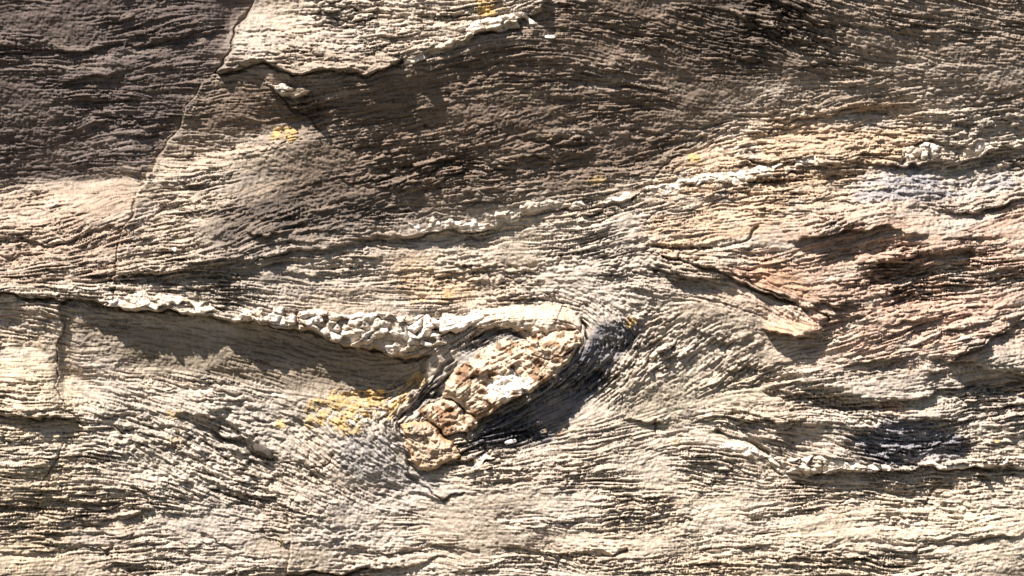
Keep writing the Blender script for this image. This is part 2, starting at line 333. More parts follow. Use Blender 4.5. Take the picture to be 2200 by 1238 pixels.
# the slab under the ledge comes forward again downwards, so that it meets its neighbours
meet = sstep(640, 930, GY - 0.12 * (GX - 130))
lowm = (sid == SID['under_ledge']) | (sid == SID['left_edge']) | (sid == SID['lower_left'])
off = np.where(lowm, off * (1 - meet), off)
offm = sid == SID['top_left']; off = np.where(offm, off * (1 - sstep(330, 600, GY)), off)
off = np.where(sid == SID['bottom'], 10 * np.exp(-np.maximum(GX - 620, 0) / 200) * sstep(1020, 1075, GY), off)
# the dark slab meets its neighbours without a step
off = np.where(sid == SID['upper_dark'], off * (1 - sstep(300, 600, GX)) , off)
off = np.where((sid == SID['upper_right']) | (sid == SID['red_right']) | (sid == SID['lower_right']), off * 0.5, off)
off = np.where(np.isin(sid, [SID['top_left'], SID['top_pale'], SID['under_ledge'], SID['left_edge'], SID['lower_left'], SID['bottom']]), blur(off, 1.1), blur(off, 1.6))

# ---------------------------------------------------------------- the quartz: hook, veins, knots
HOOK = {
 'upper_limb': ([(956,674),(1044,668),(1136,658),(1204,656),(1233,668),(1250,690),(1243,708),(1200,714),(1163,713),(1106,713),(1050,706),(1000,700),(960,706)], 20, 26),
 'body': ([(1106,713),(1163,713),(1200,714),(1243,708),(1255,718),(1243,745),(1222,772),(1196,812),(1153,837),(1085,874),(1045,898),(1011,926),(1000,912),(1000,886),(972,864),(948,850),(956,834),(962,815),(990,790),(1031,768),(1068,745),(1100,735),(1135,738)], 30, 30),
 'wedge': ([(892,881),(930,865),(968,864),(998,886),(1002,912),(1011,926),(975,932),(950,929),(916,908)], 26, 22),
 'foot': ([(866,914),(892,905),(918,912),(950,931),(972,942),(988,960),(984,982),(946,1001),(916,1007),(890,996),(870,962)], 26, 30),
}
VEINS = {   # outline, height, grain size
 'hook_vein': ([(640,672),(700,670),(780,674),(865,680),(956,673),(960,706),(985,722),(960,738),(920,757),(860,756),(815,745),(760,742),(700,728),(655,712)], 13, 17),
 'knot_vein': ([(530,668),(560,662),(600,672),(636,680),(640,700),(610,706),(570,700),(530,706),(480,694),(500,684)], 9, 16),
 'left_vein': ([(235,640),(300,630),(380,640),(440,652),(470,668),(430,676),(360,672),(290,664),(240,656)], 7, 20),
 'mid_vein': ([(880,478),(920,464),(960,474),(1000,470),(1050,462),(1100,450),(1180,440),(1250,428),(1260,440),(1200,455),(1120,470),(1060,482),(1000,488),(950,497),(900,498)], 9, 16),
 'upper_vein': ([(1300,425),(1360,408),(1420,398),(1500,380),(1560,365),(1640,352),(1750,338),(1760,352),(1680,372),(1580,390),(1480,408),(1420,420),(1330,440)], 7, 20),
 'bright_knot': ([(1950,318),(1985,304),(2020,306),(2042,318),(2030,338),(1990,345),(1950,352),(1945,335)], 14, 15),
 'far_knot': ([(2075,320),(2100,308),(2150,306),(2160,316),(2120,326),(2080,334)], 10, 13),
 'low_vein': ([(1540,962),(1580,955),(1620,968),(1680,975),(1740,982),(1800,985),(1850,994),(1950,998),(2050,1000),(2140,992),(2200,980),(2265,965),(2265,990),(2180,1004),(2060,1012),(1950,1010),(1850,1008),(1780,1008),(1730,1022),(1690,1018),(1630,996)], 11, 17),
 'ledge_vein': ([(872,134),(940,102),(1000,72),(1030,48),(1080,36),(1110,30),(1150,44),(1160,56),(1100,66),(1030,86),(970,106),(890,140)], 15, 24),
 'nose_cap': ([(578,186),(610,182),(640,184),(662,196),(655,208),(632,214),(622,208),(596,204)], 26, 14),
 'foot_lump': ([(1010,984),(1040,978),(1066,984),(1068,1000),(1040,1012),(1014,1008)], 9, 16),
}
hq = np.zeros((NY, NX), np.float32); qid = np.zeros((NY, NX), np.int32); grain = np.zeros((NY, NX), np.int32)
QID = {}; nid = 100; gid = 0
QPART = {}
cracks_q = np.zeros((NY, NX), np.float32)
for k, (P_, hgt, rr) in HOOK.items():
    d, m = poly_depth(P_, 60); u = np.clip(d / rr, 0, 1)
    prof = np.sqrt(np.maximum(1 - (1 - u) ** 2, 0))
    nid += 1; QID[k] = nid; m = m & ((qid == 0) | (prof * hgt > hq)); qid[m] = nid; hq[m] = np.maximum(hq, prof * hgt)[m]
    cracks_q = np.maximum(cracks_q, np.where((d > 0) & (d < 3.5), 1 - d / 3.5, 0))
for k, (P_, hgt, gs) in VEINS.items():
    hgt = hgt * (1.5 if k in ('hook_vein', 'knot_vein', 'nose_cap', 'bright_knot', 'ledge_vein') else 1.05)
    d, m = poly_depth(P_, 30); m = m & (qid == 0)
    nid += 1; QID[k] = nid; qid[m] = nid
    iy, ix = np.nonzero(m); xs = PX[iy, ix] ; ys = PY[iy, ix]
    n = max(2, int(m.sum() * SP * SP / (gs * gs * 0.95)))
    pick = rng.integers(0, len(ix), n * 6); seeds = []
    for j in pick:                                            # spaced seeds
        p = (xs[j], ys[j])
        if all(((p[0] - q[0]) / 1.5) ** 2 + (p[1] - q[1]) ** 2 > (gs * .62) ** 2 for q in seeds): seeds.append(p)
    S = np.array(seeds); ca, sa = VX[iy, ix], VY[iy, ix]
    ddx = xs[:, None] - S[None, :, 0]; ddy = ys[:, None] - S[None, :, 1]
    al = ddx * ca[:, None] + ddy * sa[:, None]; ac = -ddx * sa[:, None] + ddy * ca[:, None]
    D = np.hypot(al / 1.5, ac); o = np.argsort(D, axis=1)[:, :2]; r = np.arange(len(ix))
    d1, d2 = D[r, o[:, 0]], D[r, o[:, 1]]
    hs = rng.uniform(.35, 1.0, len(S)) ** .8; gone = rng.uniform(size=len(S)) < (.12 if k in ('hook_vein', 'bright_knot', 'nose_cap', 'ledge_vein', 'foot_lump') else .2); edge = np.clip((d2 - d1) / 6.5, 0, 1)
    tx, ty = rng.normal(scale=.024, size=len(S)), rng.normal(scale=.03, size=len(S)) - .008
    facet = tx[o[:, 0]] * ddx[r, o[:, 0]] + ty[o[:, 0]] * ddy[r, o[:, 0]]
    dome = facet + hs[o[:, 0]] * np.sqrt(np.clip(d[iy, ix] / 9.0, 0.05, 1)) * (0.45 + 0.55 * np.sqrt(edge))
    dome = np.clip(dome, -.2, 1.2)
    hq[iy, ix] = hgt * dome; grain[iy, ix] = gid + 1 + o[:, 0]; gid += len(S)
    g_ = gone[o[:, 0]]; hq[iy[g_], ix[g_]] = 0; grain[iy[g_], ix[g_]] = 0; qid[iy[g_], ix[g_]] = 0
print('quartz grains', gid, round(time.time() - T0, 1))

# ---------------------------------------------------------------- cracks
CRACKS = [   # line, width, depth
 (JOINT[:5], 7, 10), (JOINT[5:9], 5, 6), (JOINT[8:12], 6, 10), (JOINT[11:], 4, 7), (UNDERTOP[:7], 7, 12), (OVER, 8, 12),
 ([(600,200),(635,240),(690,290)], 4, 6), ([(690,290),(640,300),(560,322),(440,360)], 4, 3),
 ([(135,690),(130,760),(122,840),(150,880),(183,905)], 4, 6), ([(140,930),(130,980),(100,1030),(75,1100),(58,1150)], 5, 5),
 ([(-70,888),(0,890),(80,893),(185,906)], 7, 9), ([(395,893),(440,915),(480,940),(530,965),(580,985)], 13, 20), ([(360,834),(420,829),(470,838),(512,852)], 5, 8),
 ([(580,990),(640,1000),(690,1012),(712,985)], 4, 8), ([(655,1045),(625,1080),(620,1120)], 4, 3),
 ([(560,1145),(600,1165),(622,1160)], 4, 6), ([(285,1045),(330,1065),(390,1075),(470,1055)], 5, 8), ([(430,1150),(450,1160),(500,1180)], 4, 5),
 (VEINLINE[:6], 6, 9), (VEINLINE[5:9], 5, 9), ([(880,470),(930,455),(1000,450),(1100,432)], 4, 5),
 ([(1410,410),(1425,365),(1460,335),(1540,300),(1600,280)], 5, 5), ([(1350,548),(1460,560),(1555,590),(1640,625),(1700,652),(1745,675),(1770,695)], 6, 12),
 ([(1622,485),(1600,510),(1545,530)], 5, 8), ([(1555,580),(1610,600),(1690,640)], 4, 8), ([(2050,768),(2075,745),(2130,720)], 5, 8), ([(2130,450),(2160,440),(2240,412)], 6, 9),
 ([(1450,700),(1400,780)], 4, 4), ([(1545,925),(1600,950),(1660,972)], 8, 12), ([(1700,1016),(1800,1014),(2050,1012),(2265,1000)], 6, 8),
 ([(1990,1080),(2005,1055),(2022,1040)], 4, 6), ([(1100,1187),(1200,1192),(1350,1186)], 6, 9), ([(1680,1212),(1780,1205),(1900,1192),(2000,1165),(2150,1148),(2265,1140)], 7, 9),
 ([(618,1238),(700,1236),(790,1230)], 9, 12), ([(760,1190),(900,1185),(1030,1185)], 6, 7), ([(-70,1195),(100,1185),(240,1172)], 6, 8), ([(60,1130),(160,1132),(330,1110)], 6, 7),
 ([(1400,902),(1405,925)], 4, 6), ([(1340,905),(1400,903)], 5, 7), ([(850,905),(905,862),(945,850)], 8, 14), ([(845,900),(880,870),(935,810),(975,775)], 7, 9), ([(862,912),(866,960),(878,1000),(915,1015)], 6, 7),
 ([(975,706),(1035,690),(1050,682)], 3, 7), ([(1026,702),(1024,675)], 3, 5), ([(1010,728),(1048,718),(1100,722),(1145,723)], 13, 17), ([(1253,690),(1262,705),(1262,725)], 6, 10),
 ([(1140,755),(1175,770),(1205,765),(1225,750)], 5, 9), ([(1170,780),(1168,800),(1185,815)], 4, 6), ([(975,866),(1000,888),(1040,903)], 5, 9), ([(915,915),(955,935),(1000,932)], 5, 10),
 ([(880,1025),(930,1065),(960,1070),(1000,1060)], 6, 6), ([(1060,1035),(1100,1037),(1130,1030)], 5, 6), ([(0,520),(120,522),(200,505),(270,482)], 7, 8), ([(0,562),(70,548)], 6, 6), ([(620,1238),(622,1190)], 4, 3),
 ([(0,115),(130,112),(260,98)], 4, 5), ([(270,100),(400,85),(480,62)], 5, 6), ([(1000,330),(1100,312),(1250,290)], 4, 4), ([(735,395),(900,370),(1010,352),(1180,340)], 4, 5), ([(920,270),(960,275),(985,295)], 4, 6),
 ([(620,705),(560,696),(540,672)], 4, 5), ([(635,675),(640,700)], 6, 8), ([(1660,20),(1720,35),(1800,60),(1850,75)], 4, 5), ([(1480,90),(1640,85)], 3, 4), ([(1700,135),(1800,150),(2000,135)], 4, 4), ([(1690,260),(1850,228),(1920,225)], 4, 6),
 ([(1600,345),(1700,348),(1790,358),(1850,338),(1900,335),(1950,350)], 6, 8), ([(1460,310),(1560,290),(1600,272)], 5, 5),
]
carve = np.zeros((NY, NX), np.float32)
wob = 0.75 + 0.35 * noise(12); wob2 = 0.95 + 0.5 * noise(26)
for ln, w, dp in CRACKS:
    d, t = line_dist(ln, w * 2 + 8)
    dp = dp * 2.0
    prof = np.clip(1 - d / (w * np.clip(wob, .3, 1.6)), 0, 1) ** 0.8
    carve = np.maximum(carve, dp * prof * np.clip(0.55 + 0.7 * (wob2 - .4), .0, 1.3))

# ---------------------------------------------------------------- ledges: layers that stick out, with a drop below their lower edge
LEDGES = [   # line from left to right, height
 ([(560,558),(640,545),(760,528),(900,507),(1100,478),(1300,442),(1420,405)], 10), ([(1640,838),(1690,850),(1850,864),(1980,847),(2100,828)], 15),
 ([(2030,778),(2075,752),(2130,725),(2200,690)], 15), ([(2000,765),(2070,775),(2140,800),(2265,815)], 13), ([(1470,562),(1560,590),(1640,622),(1700,652),(1750,682)], 15),
 ([(1640,712),(1700,724),(1765,712)], 17), ([(1740,655),(1790,668),(1850,655)], 11), ([(1690,520),(1760,500),(1850,484),(1985,500)], 13), ([(1840,578),(1960,552),(2090,542)], 10),
 ([(1870,350),(1950,358),(2040,342),(2165,325)], 13), ([(1590,352),(1700,347),(1800,357),(1860,338)], 8), ([(360,838),(420,830),(512,852)], 8), ([(285,1045),(330,1066),(390,1078),(470,1056)], 8),
 ([(525,508),(570,512),(640,488)], 10), ([(590,530),(640,520),(700,522)], 7), ([(1690,1018),(1850,1016),(2050,1010),(2265,1002)], 15), ([(1545,925),(1600,950),(1640,968),(1700,988)], 10),
 ([(1100,1190),(1220,1194),(1350,1187)], 9), ([(1680,1214),(1780,1207),(1900,1194),(2000,1168),(2150,1150),(2265,1142)], 9), ([(618,1236),(790,1230),(1000,1196)], 10),
 ([(-70,523),(0,522),(120,524),(200,507),(272,484)], 7), ([(-70,888),(0,890),(100,894),(185,906)], 13), ([(-70,1197),(100,1187),(240,1174)], 7), ([(60,1134),(160,1136),(330,1112)], 7),
 ([(1655,22),(1720,38),(1790,62),(1850,77)], 6), ([(-70,120),(130,114),(260,100)], 6), ([(260,102),(400,86),(490,66)], 7), ([(130,175),(210,166),(285,150)], 6), ([(240,292),(300,290),(355,285)], 8),
 ([(250,600),(420,582),(560,560)], 6), ([(760,1192),(900,1188),(1030,1188)], 7), ([(1900,920),(1960,900),(2050,905),(2100,890)], 8), ([(1360,575),(1450,585),(1560,612)], 8),
 ([(1500,905),(1580,912),(1640,905),(1700,912)], 7), ([(690,398),(900,372),(1020,352),(1180,340)], 5), ([(1690,262),(1850,230),(1930,226)], 6), ([(400,905),(440,902),(490,890)], 9),
 ([(1060,1040),(1100,1039),(1135,1030)], 5), ([(880,1060),(940,1072),(1000,1062)], 6), ([(1340,908),(1400,906),(1440,908)], 6), ([(740,1005),(690,1015)], 3), ([(560,1150),(600,1168),(625,1158)], 6),
 ([(600,590),(700,596),(800,580)], 4), ([(1480,700),(1560,735),(1620,720)], 6), ([(1580,775),(1640,790),(1720,775)], 7), ([(1880,655),(1960,640),(2040,640)], 8), ([(1990,730),(2060,705),(2150,668)], 7),
 ([(1690,460),(1800,440),(1900,432)], 5), ([(1980,452),(2060,458),(2140,446),(2230,415)], 9), ([(1900,700),(1980,690),(2060,670)], 7), ([(1800,790),(1900,775),(1985,755)], 8),
]
ledge = np.zeros((NY, NX), np.float32)
for ln, hgt in LEDGES:
    d, t = line_dist(ln, 60); xs_ = [p[0] for p in ln]; ys_ = [p[1] for p in ln]
    o_ = np.argsort(xs_); above = PY < np.interp(PX, np.array(xs_)[o_], np.array(ys_)[o_])
    tap = np.clip(np.sin(np.pi * np.clip(t, 0, 1)), 0, 1) ** .5 * np.clip(.75 + .45 * wob2 - .35, .15, 1.3)
    hgt = hgt * (2.1 if min(xs_) > 1300 else 1.6)
    ledge += np.where(d < 60, np.where(above, hgt * np.exp(-d / (2.0 * hgt)), -.55 * hgt * np.exp(-d / 8.0)) * tap, 0)
ledge = blur(ledge, 1.0)
gran = np.zeros((NY, NX), np.float32)          # beds that weather to grains instead of thin layers
for P_ in ([(200,860),(520,850),(700,880),(690,1000),(560,1060),(300,1040)], [(1290,640),(1480,640),(1640,720),(1600,820),(1420,860),(1340,800)], [(1830,360),(1990,350),(2265,350),(2265,410),(2000,445),(1840,440)],
           [(690,930),(860,930),(960,1040),(860,1100),(700,1040)], [(640,1060),(820,1090),(900,1230),(640,1230)], [(1550,560),(1720,600),(1760,720),(1640,700)], [(500,10),(680,10),(700,120),(500,130)], [(1750,1090),(2100,1080),(2150,1150),(1780,1180)], [(900,560),(1200,530),(1300,600),(1000,640)], [(700,820),(900,810),(830,920),(690,930)]):
    gran = np.maximum(gran, soft_mask(P_, 22))
gran = np.clip(.85 * gran + .2 + .24 * noise(45, 22), 0, .9)

# ---------------------------------------------------------------- put the height together
isq = qid > 0; isv = (grain > 0)
rough = np.clip(0.95 + 0.3 * noise(110, 50) + .38 * noise(42, 16), .12, 1.8)                     # smoother and rougher stretches
smooth_dark = soft_mask([(150,700),(640,740),(900,785),(900,830),(700,840),(150,790)], 14) \
            + 0.6 * soft_mask([(700,200),(900,150),(1200,110),(1350,180),(1100,260),(720,290)], 25)
rough = rough * (1 - 0.5 * np.clip(smooth_dark, 0, 1)) * (1 - .52 * sstep(.42, .27, LNB)) * (1 + .3 * sstep(.0, .12, LNB - LN))
rough = np.maximum(rough, .95 * soft_mask([(1440,330),(1600,230),(1950,200),(2270,230),(2270,460),(1640,480),(1430,420)], 30))
rough = rough * (1 - .5 * np.clip(soft_mask([(560,850),(700,830),(840,880),(860,1000),(900,1060),(700,1070),(600,1000)], 25), 0, 1))
def plates(f, k): return np.tanh(k * f) / np.tanh(k)
def grooves(f, t, k): return -k * np.clip(-f - t, 0, 1.6) ** 0.85      # narrow deep partings between the layers
seg = np.tanh(2.5 * noise(13, 5)); seg2 = np.tanh(2.5 * noise(22, 8))
blob = plates(.85 * f_dash + .45 * f_fine, 1.8)
fol = 1.75 * blob + 1.15 * f_fine + grooves(f_fine + .5 * f_dash, .75, 3.0) + 1.8 * plates(f_mid, 2.4) * (.75 + .5 * seg) + grooves(f_mid2 + .4 * f_dash, 1.0, 5.5) + 4.2 * plates(f_big, 2.6) * (.8 + .35 * seg2)
fol += grooves(f_long, 1.15, 11.0) * np.clip(.7 + .8 * noise(60, 25), 0, 1.6) + 1.8 * plates(f_long2, 3)
gfol = 2.0 * plates(noise(2.6, 1.9) + .5 * f_dash, 1.8) + 1.4 * plates(noise(6, 3.8), 2) + .5 * f_dash + grooves(noise(4.5, 3), .9, 4.0) + 1.4 * plates(f_mid, 2.4) + 3.0 * plates(f_big, 2.6)
fol = fol * (1 - gran) + gfol * gran
def flake_relief(ids, dx, dy, n, up, tilt, gap, seed):
    r = np.random.default_rng(seed); u_ = r.normal(scale=up, size=n); tx = r.normal(scale=tilt * .35, size=n); ty = r.normal(scale=tilt, size=n) + .3 * tilt
    e = np.zeros((NY, NX), np.float32); e[:, 1:] += ids[:, 1:] != ids[:, :-1]; e[1:] += ids[1:] != ids[:-1]
    return (u_[ids] + np.clip(tx[ids] * dx + ty[ids] * dy, -3, 3) - gap * np.clip(blur(e, 1.3) * 2.2, 0, 1)).astype(np.float32), u_
rel_b, up_b = flake_relief(FL, fdx, fdy, nfl, 2.3, .16, 3.6, 7)
rel_s, up_s = flake_relief(fs, sdx, sdy, nfs, 1.25, .17, 2.4, 8)
wf = np.clip(.65 + .55 * noise(70, 28), .08, 1.5); ws = np.clip(.6 + .5 * noise(50, 22), .05, 1.3)
calm = soft_mask([(620,1050),(1280,1020),(1700,1040),(2300,1030),(2300,1320),(620,1320)], 40)
wf *= 1 - .45 * calm
gold = soft_mask([(1440,330),(1600,230),(1950,200),(2270,230),(2270,460),(1640,480),(1430,420)], 30); wf = np.maximum(wf, .75 * gold); ws = np.maximum(ws, .75 * gold)
fol = fol * 1.0 + 1.15 * blur(rel_b, .6) * wf + 1.6 * blur(rel_s, .5) * ws
fol *= np.clip(0.95 + 0.22 * noise(26, 9) + .15 * noise(7, 4), .3, 1.6)
grit = 0.42 * noise(1.3) + 0.62 * noise(2.4)
lump = 2.4 * noise(28, 16) + 1.0 * noise(11, 8)
def facets(mask, gs, tilt, lift):
    iy, ix = np.nonzero(mask); out = np.zeros((NY, NX), np.float32); xs = PX[iy, ix]; ys = PY[iy, ix]
    n = int(len(ix) * SP * SP / (gs * gs)); p = rng.integers(0, len(ix), n); sx, sy = xs[p], ys[p]
    ddx = xs[:, None] - sx; ddy = ys[:, None] - sy; al = .76 * ddx - .65 * ddy; ac = .65 * ddx + .76 * ddy
    D = np.hypot(al / 1.5, ac); o = np.argsort(D, axis=1)[:, :2]; r = np.arange(len(ix)); k = o[:, 0]
    tx, ty, up = rng.normal(scale=tilt, size=n), rng.normal(scale=tilt, size=n), rng.normal(scale=lift, size=n)
    out[iy, ix] = up[k] + tx[k] * ddx[r, k] + ty[k] * ddy[r, k] - 3.0 * (1 - np.clip((D[r, o[:, 1]] - D[r, k]) / 2.2, 0, 1)); return out
hookmask = isq & ~isv
fac = facets(hookmask, 46, .17, 2.4) + .45 * facets(hookmask, 15, .3, 1.2)
pit = -15.0 * np.clip(noise(6, 4) - .85, 0, 1.0) - 6 * np.clip(noise(3.2) - 1.0, 0, 1.2)
fol_hook = 1.2 * f_fine + 1.4 * plates(f_mid, 2) + .9 * plates(noise(6, 4), 2.2) + .8 * noise(3.0) + 1.6 * plates(noise(13, 8), 3.0) + pit * (qid != QID['upper_limb']) + fac * np.where(qid == QID['upper_limb'], .5, 1.0)
fol_vein = 0.5 * f_fine + 0.9 * noise(3.4) + 0.5 * noise(2)
Hs = Hb + off + lump + np.where(isv, fol_vein, np.where(isq, fol_hook, fol * rough)) + grit + hq - carve - recess + ledge * (1 - .7 * isq)
Hs = Hs.astype(np.float32)
print('height', Hs.min(), Hs.max(), round(time.time() - T0, 1))

# ---------------------------------------------------------------- base colours: minerals of the rock, and shade painted into some tints
def C(*c): return np.array(c, np.float32)
def soft(poly, s): return np.clip(soft_mask(poly, s), 0, 1)[..., None]
col = np.empty((NY, NX, 3), np.float32)
pale, buff, mica = C(.53, .485, .425), C(.44, .365, .285), C(.10, .075, .055)
col[:] = pale
mixn = sstep(-1.2, 1.2, noise(70) + .5 * c_big)[..., None]; col = col * (1 - .55 * mixn) + buff * (.55 * mixn)
band = sstep(.28, .85, .2 * c_mid + .5 * c_fine + .7 * c_dash)[..., None]; col = col * (1 - .7 * band) + mica * (.7 * band)
gry = sstep(.1, 1.3, noise(60, 40) + .6 * c_big2)[..., None]; col = col * (1 - .4 * gry) + C(.41, .39, .365) * (.4 * gry)
quart = sstep(.7, 1.9, c_big * .6 - c_mid * .6)[..., None]; col = col * (1 - .5 * quart) + C(.60, .555, .49) * (.5 * quart)
streak = (.6 * noise(12) + .8 * c_mid + .8 * c_big)[..., None]
def tint(poly, s, c, a, ragged=0.35):
    global col
    w = soft(poly, s); w = np.clip(w * (1 + ragged * streak), 0, 1) * a
    lum = (col @ C(.3, .6, .1))[..., None] / .36
    col = col * (1 - w) + np.asarray(c, np.float32) * lum * w
# darker stretches, most with shade painted into the tint
tint([(-70,-70),(545,-70),(540,0),(450,165),(345,330),(310,375),(-70,400)], 14, C(.098,.078,.074), .95, .06)  # left slab's shadow painted in over its purple-brown
tint([(455,165),(700,160),(870,140),(1150,60),(1190,-70),(1800,-70),(1700,120),(1560,250),(1400,380),(900,470),(640,520),(420,560),(480,430),(690,290),(560,290),(350,335)], 30, C(.15,.115,.09), .94, .1)  # shade below the top slab painted into the brown
tint([(1500,-70),(2270,-70),(2270,240),(2000,200),(1700,210),(1500,250)], 40, C(.20,.162,.132), .85, .2)  # half-shade of the top right painted in
tint([(135,690),(640,730),(915,780),(880,830),(640,830),(300,790)], 12, C(.20,.17,.128), .85, .12)  # shadow under the sloping ledge painted in
tint([(480,430),(900,400),(900,490),(640,530),(420,560)], 25, C(.20,.18,.17), .6)  # darker grey along the lower rim of the dark slab
tint([(290,600),(470,590),(640,560),(600,640),(420,640)], 16, C(.22,.20,.17), .6)  # shaded recess of the fold painted dark
# grey blue beds, and hollows with blue-grey shade painted in
tint([(1830,370),(1990,355),(2060,385),(2180,370),(2200,395),(2000,440),(1840,435)], 8, C(.285,.292,.325), .9, .5)
tint([(690,940),(780,900),(850,920),(870,1000),(960,1030),(900,1090),(760,1060)], 16, C(.33,.325,.325), .8)
tint([(850,905),(940,800),(1040,715),(1140,722),(1060,745),(990,790),(950,850),(880,880)], 6, C(.27,.265,.26), .85)
tint([(1290,690),(1375,685),(1388,720),(1335,790),(1250,880),(1180,950),(1000,968),(1050,905),(1215,800)], 7, C(.115,.12,.145), .95, .15)  # hook's shadow painted blue-grey into the hollow
tint([(1820,945),(1900,905),(1980,900),(2090,950),(2060,990),(1900,998)], 8, C(.19,.20,.245), .9, .2)  # shade of the undercut hollow painted slate blue
tint([(640,1060),(900,1080),(900,1200),(640,1200)], 35, C(.43,.41,.38), .6)
tint([(200,860),(700,900),(640,1040),(350,1060),(220,960)], 40, C(.42,.40,.36), .6)
# iron-stained beds
tint([(1560,530),(1700,480),(2050,455),(2260,430),(2260,680),(1950,780),(1720,740),(1580,620)], 30, C(.41,.295,.235), .8, .5)
tint([(1600,540),(1700,590),(1750,650),(1640,620)], 14, C(.42,.26,.17), .7)
tint([(1640,700),(1740,690),(1760,715),(1660,722)], 6, C(.52,.36,.25), .9)
tint([(1400,440),(1450,350),(1640,270),(1850,220),(2020,260),(1950,330),(1820,400),(1640,500),(1480,560),(1400,520)], 25, C(.46,.355,.255), .8, .5)
tint([(840,570),(950,560),(1030,620),(980,655),(880,640),(830,590)], 16, C(.47,.335,.20), .5)
tint([(-70,400),(300,395),(255,600),(-70,630)], 15, C(.31,.245,.195), .8)
tint([(-70,700),(130,770),(185,905),(130,1300),(-70,1300)], 25, C(.42,.36,.265), .7)
tint([(1460,1190),(1620,1200),(1600,1238),(1480,1240)], 14, C(.50,.36,.24), .6)
tint([(1880,868),(1940,862),(1940,880),(1890,885)], 6, C(.42,.22,.14), .9)
tint([(1300,820),(1640,760),(1640,900),(1350,960)], 30, C(.41,.375,.30), .6)
tint([(1280,1050),(2260,1030),(2260,1300),(1280,1300)], 50, C(.46,.405,.32), .6)
# quartz
qn = sstep(-1, 1.2, noise(9))[..., None]
veincol = C(.74,.70,.64) * (1 - qn) + C(.60,.535,.45) * qn
col = np.where((isv)[..., None], veincol * (1 - .6 * band * (noise(5)[..., None] > .3)), col)
hookm = (isq & ~isv)[..., None]
rust = sstep(.3, 1.5, noise(13) + .8 * noise(5))[..., None]
hookc = C(.57,.475,.37) * (1 - .85 * rust) + C(.25,.145,.075) * (.85 * rust)
col = np.where(hookm, hookc, col)
cav = sstep(.95, 1.5, noise(7, 4.5))[..., None]; col = np.where(hookm, col * (1 - .8 * cav) + C(.13, .075, .04) * (.8 * cav), col)
ul = (qid == QID['upper_limb'])[..., None]; col = np.where(ul, C(.57,.51,.43) * (1 - .45 * rust) + C(.42,.33,.24) * (.45 * rust), col)
ft = (qid == QID['foot'])[..., None]; col = np.where(ft, C(.48,.39,.30) * (1 - .7 * rust) + C(.28,.19,.125) * .7 * rust, col)
rim, _ = poly_depth(HOOK['foot'][0], 14); col = np.where(ft & (rim < 8)[..., None], C(.52,.37,.22), col)
wsp, _ = line_dist([(1062,830),(1085,815),(1110,830),(1090,845)], 40); wm = sstep(26, 8, wsp + 6 * noise(6))[..., None]; col = col * (1 - wm * hookm) + C(.80,.77,.72) * wm * hookm
wsp, _ = line_dist([(968,690),(1020,688)], 30); wm = sstep(20, 10, wsp)[..., None]; col = col * (1 - wm * (isq[..., None])) + C(.80,.765,.70) * wm * isq[..., None]
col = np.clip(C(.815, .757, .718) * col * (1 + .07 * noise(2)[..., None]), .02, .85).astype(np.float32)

# ---------------------------------------------------------------- materials
def rock_material(name, rough=.8, bump=.4, spec=.35, speck=(.82, 1.14), fine=900.0, base=None):
    m = bpy.data.materials.new(name); m.use_nodes = True; nt = m.node_tree; N = nt.nodes; Lk = nt.links
    b = N['Principled BSDF']; b.inputs['Roughness'].default_value = rough
    b.inputs['Specular IOR Level'].default_value = spec
    tc = N.new('ShaderNodeTexCoord')
    n1 = N.new('ShaderNodeTexNoise'); n1.inputs['Scale'].default_value = fine; n1.inputs['Detail'].default_value = 3; n1.inputs['Roughness'].default_value = .65
    Lk.new(tc.outputs['Object'], n1.inputs['Vector'])
    mr = N.new('ShaderNodeMapRange'); mr.inputs['From Min'].default_value = .3; mr.inputs['From Max'].default_value = .7
    mr.inputs['To Min'].default_value, mr.inputs['To Max'].default_value = speck
    Lk.new(n1.outputs['Fac'], mr.inputs['Value'])
    if base is None:
        at = N.new('ShaderNodeAttribute'); at.attribute_name = 'mineral_shade'; src = at.outputs['Color']
    else:
        rp = N.new('ShaderNodeValToRGB'); n2 = N.new('ShaderNodeTexNoise'); n2.inputs['Scale'].default_value = 120; n2.inputs['Detail'].default_value = 4
        Lk.new(tc.outputs['Object'], n2.inputs['Vector']); Lk.new(n2.outputs['Fac'], rp.inputs['Fac'])
        rp.color_ramp.elements[0].position = .35; rp.color_ramp.elements[1].position = .65
        rp.color_ramp.elements[0].color = (*base[0], 1); rp.color_ramp.elements[1].color = (*base[1], 1); src = rp.outputs['Color']
    vm = N.new('ShaderNodeVectorMath'); vm.operation = 'SCALE'
    Lk.new(src, vm.inputs[0]); Lk.new(mr.outputs['Result'], vm.inputs['Scale']); Lk.new(vm.outputs['Vector'], b.inputs['Base Color'])
    bp = N.new('ShaderNodeBump'); bp.inputs['Strength'].default_value = bump; bp.inputs['Distance'].default_value = .0012
    Lk.new(n1.outputs['Fac'], bp.inputs['Height']); Lk.new(bp.outputs['Normal'], b.inputs['Normal'])
    return m
M_ROCK = rock_material('foliated_rock')
M_QUARTZ = rock_material('vein_quartz', .7, .3, .4, (.9, 1.1), 700)
M_LICHEN = rock_material('lichen_crust', .95, .5, .1, (.8, 1.15), 1200)
M_STONE = rock_material('dark_stone', .85, .4, .3, (.8, 1.2), 600, ((.07, .055, .045), (.12, .10, .085)))
M_WHITE = rock_material('white_quartz', .5, .3, .5, (.95, 1.05), 600, ((.62, .59, .54), (.70, .67, .62)))
M_GROUND = rock_material('ground_soil', .95, .3, .1, (.8, 1.2), 60, ((.045, .042, .028), (.085, .07, .045)))
M_OUTER = rock_material('outer_rock', .8, .5, .35, (.75, 1.2), 300, ((.17, .135, .105), (.40, .345, .285)))
